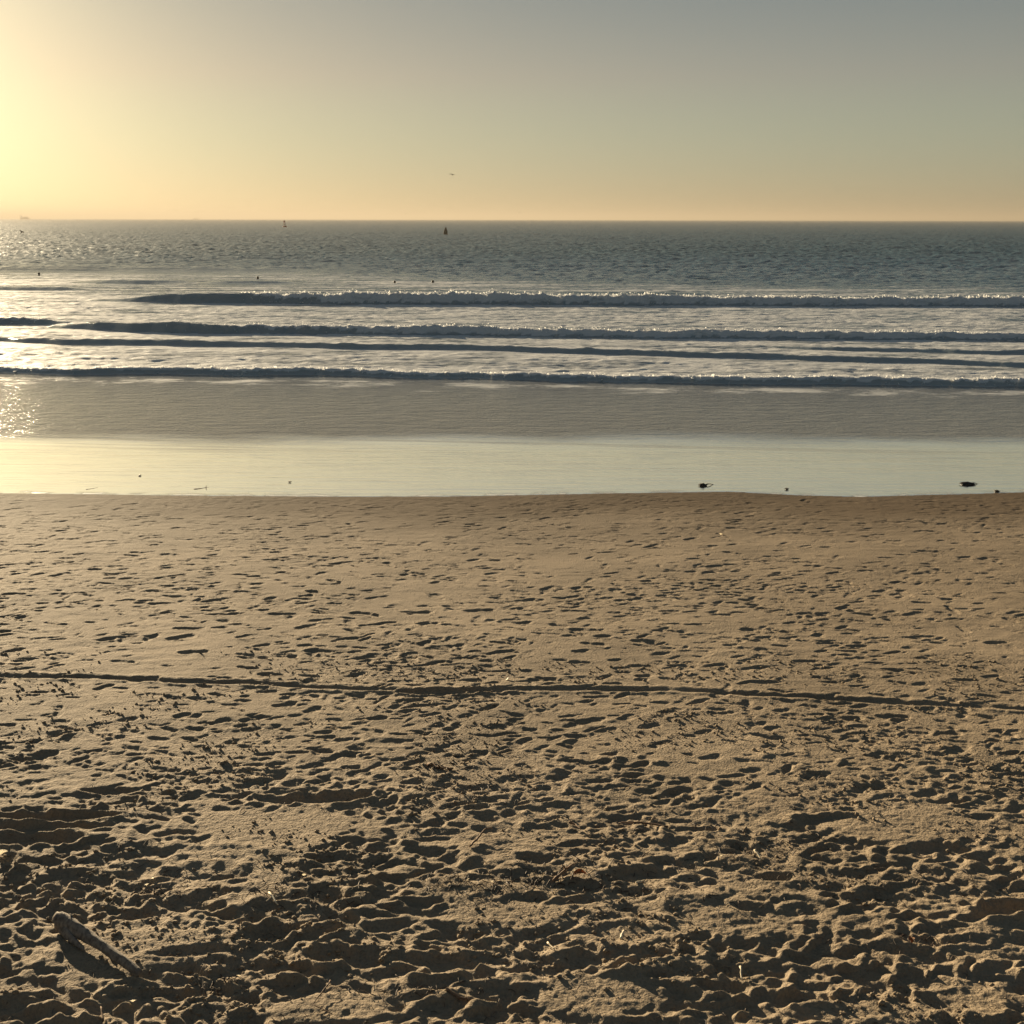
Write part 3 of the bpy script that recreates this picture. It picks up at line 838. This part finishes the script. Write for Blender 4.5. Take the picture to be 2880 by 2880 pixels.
leaf(2562, 2645, .06, 'small rusty orange leaf among the heaps at lower right', 2, 1.3)

# ------------------------------------------------------------------ litter and clods (too many to count)
def tri_stuff(name, mat, parts):
    V = np.concatenate([p[0] for p in parts]); F = []; o = 0
    for v, f in parts: F.append(f + o); o += len(v)
    F = np.concatenate(F)
    me = bpy.data.meshes.new(name); me.from_pydata(V.tolist(), [], F.tolist()); me.materials.append(mat)
    ob = bpy.data.objects.new(name, me); COL.objects.link(ob); ob['kind'] = 'stuff'
    return ob
def strip(p, ang, L, w, r):
    n = 4; v = []
    bend = r.uniform(-.6, .6); lift = r.uniform(.0, .35)
    for i in range(n):
        f = i / (n - 1); a = ang + bend * f
        c = np.array([p[0] + math.cos(a) * L * (f - .5), p[1] + math.sin(a) * L * (f - .5), p[2] + .004 + lift * L * math.sin(f * 3.1)])
        ww = w * (1 - .7 * abs(f - .4)); sd = np.array([-math.sin(a), math.cos(a), 0]) * ww
        v += [c + sd, c - sd, c + np.array([0, 0, ww * .8])]
    f_ = []
    for i in range(n - 1):
        a, b = i * 3, i * 3 + 3
        for k in range(3):
            k2 = (k + 1) % 3
            f_ += [(a + k, a + k2, b + k2), (a + k, b + k2, b + k)]
    f_ += [(0, 2, 1), (n * 3 - 3, n * 3 - 2, n * 3 - 1)]
    return np.array(v), np.array(f_)
r = random.Random(21); parts = []
clusters = [(1280, 2490, 70, 16, 70), (1560, 2470, 110, 28, 110), (2080, 2400, 100, 25, 80), (2200, 2360, 120, 20, 50), (1600, 2490, 160, 12, 60), (800, 2510, 100, 25, 60),
            (2500, 2470, 130, 25, 60), (960, 2540, 60, 20, 40), (1450, 2160, 200, 30, 70), (2380, 2170, 150, 30, 60), (620, 2755, 60, 15, 30), (620, 2430, 300, 40, 70),
            (1150, 2790, 120, 20, 40), (480, 2500, 60, 20, 40), (1900, 2500, 200, 40, 70), (2560, 2640, 40, 15, 25), (1300, 2250, 500, 40, 90)]
for cx, cy, sx, sy, n in clusters:
    for _ in range(n):
        x, y = r.gauss(cx, sx), min(r.gauss(cy, sy), 2875)
        p = on_sand(x, y); parts.append(strip(p, r.uniform(0, 6.28), r.uniform(.015, .09), r.uniform(.0012, .0045), r))
for _ in range(900):
    x, y = r.uniform(-200, 3080), 2880 - 900 * r.random() ** 1.3
    p = on_sand(x, y); parts.append(strip(p, r.uniform(0, 6.28), r.uniform(.01, .06), r.uniform(.001, .003), r))
lit = tri_stuff('seaweed_litter', M_LITTER, parts)
lit['label'] = 'dark shreds of dry seaweed scattered over the churned sand'

bm = bmesh.new(); bmesh.ops.create_icosphere(bm, subdivisions=1, radius=1)
bm.verts.ensure_lookup_table()
IV = np.array([v.co[:] for v in bm.verts]); IF = np.array([[v.index for v in f.verts] for f in bm.faces]); bm.free()
parts = []; rr = np.random.default_rng(5)
tries = 0
while len(parts) < 6500 and tries < 40000:
    tries += 1
    y = 4.7 + 5.5 * rr.random() ** 1.2; x = rr.uniform(-1, 1) * halfw(y)
    if float(N3(np.array([x * 1.1]), np.array([y * 1.4]))[0]) + .45 * float(N5(np.array([x * 4.]), np.array([y * 4.]))[0]) < .02 + .3 * rr.random(): continue
    s_ = .0035 + .011 * rr.random() ** 3
    v = IV * (1 + rr.uniform(-.3, .3, (len(IV), 1))) * s_ * np.array([rr.uniform(.8, 1.5), rr.uniform(.8, 1.4), rr.uniform(.6, 1)])
    parts.append((v + np.array([x, y, ground_z(x, y) + s_ * .3]), IF))
clods = tri_stuff('sand_clods', M_SAND, parts)
clods['label'] = 'small crumbs of damp sand kicked up over the churned beach'

# ------------------------------------------------------------------ spray and foam flecks thrown up along the breaking crests
def mat_spray():
    m = bpy.data.materials.new('sea_spray'); m.use_nodes = True
    ns, ls = m.node_tree.nodes, m.node_tree.links; ns.clear()
    o = ns.new('ShaderNodeOutputMaterial'); d = ns.new('ShaderNodeBsdfDiffuse'); t = ns.new('ShaderNodeBsdfTranslucent'); mx = ns.new('ShaderNodeMixShader')
    d.inputs[0].default_value = (.8, .8, .79, 1); t.inputs[0].default_value = (.8, .8, .78, 1); mx.inputs[0].default_value = .5
    ls.new(d.outputs[0], mx.inputs[1]); ls.new(t.outputs[0], mx.inputs[2]); ls.new(mx.outputs[0], o.inputs[0]); return m
rs = np.random.default_rng(77); V_, F_ = [], []
for xs, av, xb, bv, ly, wf, seed, wob in CRESTS:
    A0 = max(av); n = 0 if max(bv) < .5 else int(260 * (45 if A0 > .3 else 40) * (1.0 if A0 > .5 else .75))
    x = rs.uniform(-34, 34, n)
    B = np.interp(x, xb, bv); A = np.interp(x, xs, av)
    clump = .5 + .9 * fbm(N2, x * .8 + seed, x * 0 + 3, 3)
    ok = (rs.random(n) < B * clump) & (A > .08); x = x[ok]; A = A[ok]
    yt = ly(x) + wob * N3(x * .25 + seed, x * 0 + seed) + wob * .35 * N4(x * 1.1 + seed, x * 0)
    y = yt + wf * (.95 + .45 * rs.normal(size=len(x)).clip(-1.6, 2.5))
    z = np.array([sea_z(a, b) for a, b in zip(x, y)])
    lift = np.abs(rs.normal(size=len(x))) * .10 * A * (1 + 1.5 * np.clip(fbm(N5, x * 1.7, x * 0 + seed, 2), 0, 1))
    size = (.010 + .030 * rs.random(len(x)) ** 2) * (1.25 if A0 > .5 else .8)
    for i in range(len(x)):
        p = np.array([x[i], y[i], z[i] + lift[i]]); u = rs.normal(size=(3, 3)) * size[i]
        b = len(V_); V_ += [p + u[0], p + u[1], p + u[2], p - u[0] * .8 + u[1] * .3]; F_ += [(b, b + 1, b + 2), (b, b + 2, b + 3)]
me = bpy.data.meshes.new('sea_spray'); me.from_pydata([tuple(v) for v in V_], [], F_); me.materials.append(mat_spray())
spray = bpy.data.objects.new('sea_spray', me); COL.objects.link(spray); spray['kind'] = 'stuff'
spray['label'] = 'white spray and foam flecks along the breaking wave crests'

# ------------------------------------------------------------------ navigation buoys
def lathe(bm, prof, n=20):
    rings = [[bm.verts.new((math.cos(2 * math.pi * k / n) * rd, math.sin(2 * math.pi * k / n) * rd, z)) for k in range(n)] for rd, z in prof]
    for i in range(len(rings) - 1):
        for k in range(n): bm.faces.new((rings[i][k], rings[i][(k + 1) % n], rings[i + 1][(k + 1) % n], rings[i + 1][k]))
    bm.faces.new(rings[0][::-1]); bm.faces.new(rings[-1])
def nun_buoy(px, py):
    p = on_z(px, py, 0); root = empty('nun_buoy', (p.x, p.y, sea_z(p.x, p.y) - .05)); root.rotation_euler = (.02, .05, 0)
    bm = bmesh.new(); lathe(bm, [(.55, -.8), (.62, -.3), (.62, .85), (.58, .92), (.44, 1.45), (.20, 2.15), (.14, 2.25)]); obj('float', bm, M_DARKPAINT, root)
    bm = bmesh.new(); lathe(bm, [(.66, .05), (.68, .1), (.68, .22), (.66, .27)]); obj('collar', bm, M_DARKPAINT, root)
    bm = bmesh.new()
    ring_sweep(bm, [Vector((.12 * math.cos(a), 0, 2.3 + .12 * math.sin(a))) for a in np.linspace(-.5, 3.64, 9)], [.025] * 9, 6); obj('lifting_ring', bm, M_STEEL, root)
    tag(root, 'dark nun buoy with conical top afloat right of the red buoy', 'buoy', 'channel buoys')
def bell_buoy(px, py):
    p = on_z(px, py, 0); root = empty('bell_buoy', (p.x, p.y, sea_z(p.x, p.y) - .1)); root.rotation_euler = (.03, -.06, .4)
    bm = bmesh.new(); lathe(bm, [(1.0, -.7), (1.2, -.2), (1.25, .55), (1.1, .75), (.9, .8)]); obj('float', bm, M_RED, root)
    for k in range(4):
        a = math.pi / 4 + k * math.pi / 2; bm = bmesh.new()
        ring_sweep(bm, [Vector((math.cos(a) * .8, math.sin(a) * .8, .75)), Vector((math.cos(a) * .36, math.sin(a) * .36, 3.0))], [.07, .06], 8); obj('leg', bm, M_RED, root)
    for z, rd in ((1.5, .68), (2.25, .54)):
        for k in range(4):
            a, b = math.pi / 4 + k * math.pi / 2, math.pi / 4 + (k + 1) * math.pi / 2; bm = bmesh.new()
            ring_sweep(bm, [Vector((math.cos(a) * rd, math.sin(a) * rd, z)), Vector((math.cos(b) * rd, math.sin(b) * rd, z))], [.04, .04], 6); obj('brace', bm, M_RED, root)
    bm = bmesh.new(); lathe(bm, [(.50, 2.95), (.56, 3.0), (.56, 3.75), (.5, 3.8)]); obj('daymark', bm, M_RED, root)
    bm = bmesh.new(); lathe(bm, [(.14, 3.8), (.16, 3.85), (.16, 4.1), (.1, 4.2)]); obj('lantern', bm, M_STEEL, root)
    bm = bmesh.new(); lathe(bm, [(.34, 1.5), (.30, 1.7), (.16, 1.95), (.06, 2.2)]); obj('bell', bm, M_STEEL, root)
    tag(root, 'faded red lattice buoy on the sea just below the horizon', 'buoy', 'channel buoys')
nun_buoy(1253, 661); bell_buoy(801, 639)

# ------------------------------------------------------------------ ships on the horizon
def hull_bm(L, B, H_):
    bm = bmesh.new(); st = []
    for i in range(13):
        f = i / 12; w = B / 2 * min(1, (1 - f) * 3.2) ** .6 * (1 if f > .06 else .85); sh = H_ * (1 + .25 * max(0, f - .8) * 5 * .4)
        x = (f - .5) * L
        st.append([bm.verts.new((x + (L * .02 * f), -w, sh)), bm.verts.new((x, -w * .8, -1)), bm.verts.new((x, w * .8, -1)), bm.verts.new((x + (L * .02 * f), w, sh))])
    for i in range(12):
        for k in range(4): bm.faces.new((st[i][k], st[i][(k + 1) % 4], st[i + 1][(k + 1) % 4], st[i + 1][k]))
    bm.faces.new(st[0]); bm.faces.new(st[-1][::-1]); return bm
def bx(x0, x1, y0, y1, z0, z1):
    bm = bmesh.new(); bmesh.ops.create_cube(bm, size=1)
    for v in bm.verts: v.co = Vector((x0 if v.co.x < 0 else x1, y0 if v.co.y < 0 else y1, z0 if v.co.z < 0 else z1))
    bmesh.ops.bevel(bm, geom=bm.edges[:], offset=.15, segments=1, affect='EDGES'); return bm
def ship(px, dist, L, H_, label, flip):
    q = at_dist(px, 616, dist); root = empty('cargo_ship', (q.x, q.y, 0), math.pi * flip + .2)
    obj('hull', hull_bm(L, L * .16, H_), M_SHIP, root, False)
    sp_ = obj('superstructure', bx(-L * .45, -L * .30, -L * .06, L * .06, H_, H_ * 3.3), M_SHIPW, root, False)
    obj('bridge_wing', bx(-L * .40, -L * .34, -L * .08, L * .08, H_ * 2.7, H_ * 3.1), M_SHIPW, sp_, False)
    obj('funnel', bx(-L * .44, -L * .41, -L * .02, L * .02, H_ * 3.3, H_ * 4.1), M_SHIP, sp_, False)
    for i in range(4):
        x = -L * .24 + i * L * .165
        obj('cargo_stack', bx(x, x + L * .15, -L * .06, L * .06, H_ * 1.0, H_ * (1.8 + .35 * ((i * 7) % 3))), M_SHIP, root, False)
    bm = bmesh.new(); ring_sweep(bm, [Vector((L * .42, 0, H_)), Vector((L * .42, 0, H_ * 2.3))], [.5, .25], 6); obj('mast', bm, M_SHIP, root)
    tag(root, label, 'ship', 'ships on the horizon')
ship(70, 5800, 41, 5.2, 'faint pale cargo ship on the horizon at far left', 0)
ship(552, 7000, 38, 3.0, 'barely visible low ship on the horizon left of the red buoy', 1)

# ------------------------------------------------------------------ birds
def gull(px, py, dist, span, label, bank, rz, droop, pose):
    q = at_dist(px, py, dist); root = empty('sea_bird', q, rz); root.rotation_euler = (.55, bank, rz)
    s_ = span
    bm = bmesh.new()
    ring_sweep(bm, [Vector((0, y * s_, z * s_)) for y, z in ((-.22, .0), (-.14, .0), (-.04, -.01), (.06, 0), (.14, .015), (.19, .02), (.225, .015))], [r_ * s_ for r_ in (.008, .03, .055, .058, .04, .032, .012)], 10)
    obj('body', bm, M_GULL, root)
    bm = bmesh.new(); ring_sweep(bm, [Vector((0, .22 * s_, .015 * s_)), Vector((0, .26 * s_, .008 * s_))], [.010 * s_, .003 * s_], 6); obj('beak', bm, M_BEAK, root)
    bm = bmesh.new()
    vs = [bm.verts.new(Vector(c) * s_) for c in ((-.02, -.18, 0), (.02, -.18, 0), (.06, -.30, .0), (0, -.31, .004), (-.06, -.30, 0))]
    bm.faces.new(vs); bmesh.ops.solidify(bm, geom=bm.faces[:], thickness=.006 * s_); obj('tail', bm, M_GULL, root)
    for sd in (-1, 1):
        bm = bmesh.new(); a_, b_ = [], []
        for f in np.linspace(0, 1, 9):
            x = sd * (.03 + .47 * f); z = droop[0] * math.sin(min(f * 1.6, 1) * 1.57) - droop[1] * max(0, f - .45) ** 1.4
            le = .06 + .05 * math.sin(f * 3.1) - .10 * f * f; ch = .13 * (1 - f ** 2.2) + .012
            a_.append(bm.verts.new(Vector((x, le, z)) * s_)); b_.append(bm.verts.new(Vector((x, le - ch, z - .005)) * s_))
        for i in range(8): bm.faces.new((a_[i], a_[i + 1], b_[i + 1], b_[i]))
        bmesh.ops.solidify(bm, geom=bm.faces[:], thickness=.010 * s_); obj('wing', bm, M_GULL, root)
    tag(root, label, 'bird', 'sea birds in flight')
gull(1272, 491, 228, 1.25, 'grey gull gliding in the sky above the dark buoy', .10, .3, (.06, .22), 0)
gull(62, 653, 190, 1.35, 'gull skimming low over the sea at far left', .35, -.5, (.10, .05), 0)
gull(1461, 597, 520, 1.2, 'tiny distant gull just above the horizon right of centre', .1, 1.0, (.05, .2), 0)
gull(1142, 600, 620, 1.2, 'faint tiny gull above the horizon left of the dark buoy', -.1, 2.0, (.05, .2), 0)

# ------------------------------------------------------------------ swimmers beyond the breakers
def person_mesh():
    V = {'hip': (0, 0, -.55, .15), 'waist': (0, 0, -.40, .135), 'chest': (0, 0, -.18, .16), 'neckb': (0, 0, .02, .085), 'neck': (0, .01, .09, .058), 'head0': (0, .03, .17, .085), 'head1': (0, .03, .27, .088), 'head2': (0, .02, .33, .05)}
    E = [('hip', 'waist'), ('waist', 'chest'), ('chest', 'neckb'), ('neckb', 'neck'), ('neck', 'head0'), ('head0', 'head1'), ('head1', 'head2')]
    for sd, t in ((-1, 'l'), (1, 'r')):
        V['sh' + t] = (sd * .18, 0, -.03, .07); V['el' + t] = (sd * .34, .12, -.16, .045); V['wr' + t] = (sd * .40, .34, -.12, .032); V['ha' + t] = (sd * .40, .44, -.12, .03)
        V['hp' + t] = (sd * .09, 0, -.62, .10); V['kn' + t] = (sd * .12, .18, -.98, .065); V['an' + t] = (sd * .12, .02, -1.36, .042); V['to' + t] = (sd * .12, .14, -1.46, .03)
        E += [('chest', 'sh' + t), ('sh' + t, 'el' + t), ('el' + t, 'wr' + t), ('wr' + t, 'ha' + t), ('hip', 'hp' + t), ('hp' + t, 'kn' + t), ('kn' + t, 'an' + t), ('an' + t, 'to' + t)]
        for fi in range(5):
            n = 'f%d%s' % (fi, t); dx = (fi - 2) * .018
            V[n + 'a'] = (sd * .40 + dx, .485 - .02 * (fi in (0, 4)), -.12, .009); V[n + 'b'] = (sd * .40 + dx * 1.15, .53 - .03 * (fi in (0, 4)), -.135, .008)
            E += [('ha' + t, n + 'a'), (n + 'a', n + 'b')]
    keys = list(V); me = bpy.data.meshes.new('person')
    me.from_pydata([V[k][:3] for k in keys], [(keys.index(a), keys.index(b)) for a, b in E], [])
    o = bpy.data.objects.new('person_tmp', me); COL.objects.link(o)
    o.modifiers.new('skin', 'SKIN'); sub = o.modifiers.new('sub', 'SUBSURF'); sub.levels = 1; sub.render_levels = 1
    for k, sv in zip(keys, me.skin_vertices[0].data):
        sv.radius = (V[k][3], V[k][3] * (.72 if k in ('hip', 'waist', 'chest') else 1)); sv.use_root = (k == 'hip')
    dg = bpy.context.evaluated_depsgraph_get()
    out = bpy.data.meshes.new_from_object(o.evaluated_get(dg)); bpy.data.objects.remove(o)
    out.materials.clear(); out.materials.append(M_SUIT)
    out.polygons.foreach_set('use_smooth', np.ones(len(out.polygons), dtype=bool))
    return out
PM = person_mesh()
bmh = bmesh.new(); bmesh.ops.create_icosphere(bmh, subdivisions=3, radius=.105)
for v in bmh.verts:
    v.co = Vector((v.co.x * .93, v.co.y * 1.05, v.co.z * 1.05)); 
    if v.co.y > .03 and v.co.z < .04: v.co.y = .03
hair0 = None
for i, (px, py, up, rz, lab) in enumerate([(110, 773, -.14, .4, 'swimmer in black wetsuit far left behind the breakers, shoulders out of the water'),
        (725, 784, -.16, -.3, 'swimmer in black wetsuit just above the big breaker at left'),
        (1110, 794, -.20, .2, 'swimmer with only head showing, left one of the pair right of the red buoy'),
        (1217, 794, -.20, -.6, 'swimmer with only head showing, right one of the pair below the dark buoy')]):
    p = on_z(px, py, .05)
    b = bpy.data.objects.new('person', PM); COL.objects.link(b); b.location = (p.x, p.y, sea_z(p.x, p.y) + up); b.rotation_euler = (0, 0, rz)
    if hair0 is None: h = obj('hair', bmh, M_HAIR, b); hair0 = h
    else: h = hair0.copy(); COL.objects.link(h); h.parent = b
    h.location = (0, .015, .275)
    tag(b, lab, 'person', 'swimmers beyond the breakers')

# ------------------------------------------------------------------ sea haze
bm = bmesh.new(); bmesh.ops.create_cube(bm, size=1)
for v in bm.verts: v.co = Vector((v.co.x * 300000, v.co.y * 300000, -4.0 if v.co.z < 0 else 60.0))
mh = bpy.data.materials.new('sea_haze'); mh.use_nodes = True
hn, hl = mh.node_tree.nodes, mh.node_tree.links; hn.clear()
ho = hn.new('ShaderNodeOutputMaterial'); hv = hn.new('ShaderNodeVolumePrincipled')
hv.inputs['Color'].default_value = (0.33, 0.30, 0.255, 1); hv.inputs['Density'].default_value = 0.00018; hv.inputs['Anisotropy'].default_value = 0.3
hl.new(hv.outputs[0], ho.inputs['Volume'])
haze = obj('haze', bm, mh, None, False); haze['kind'] = 'stuff'; haze['label'] = 'thin warm sea haze over the water'
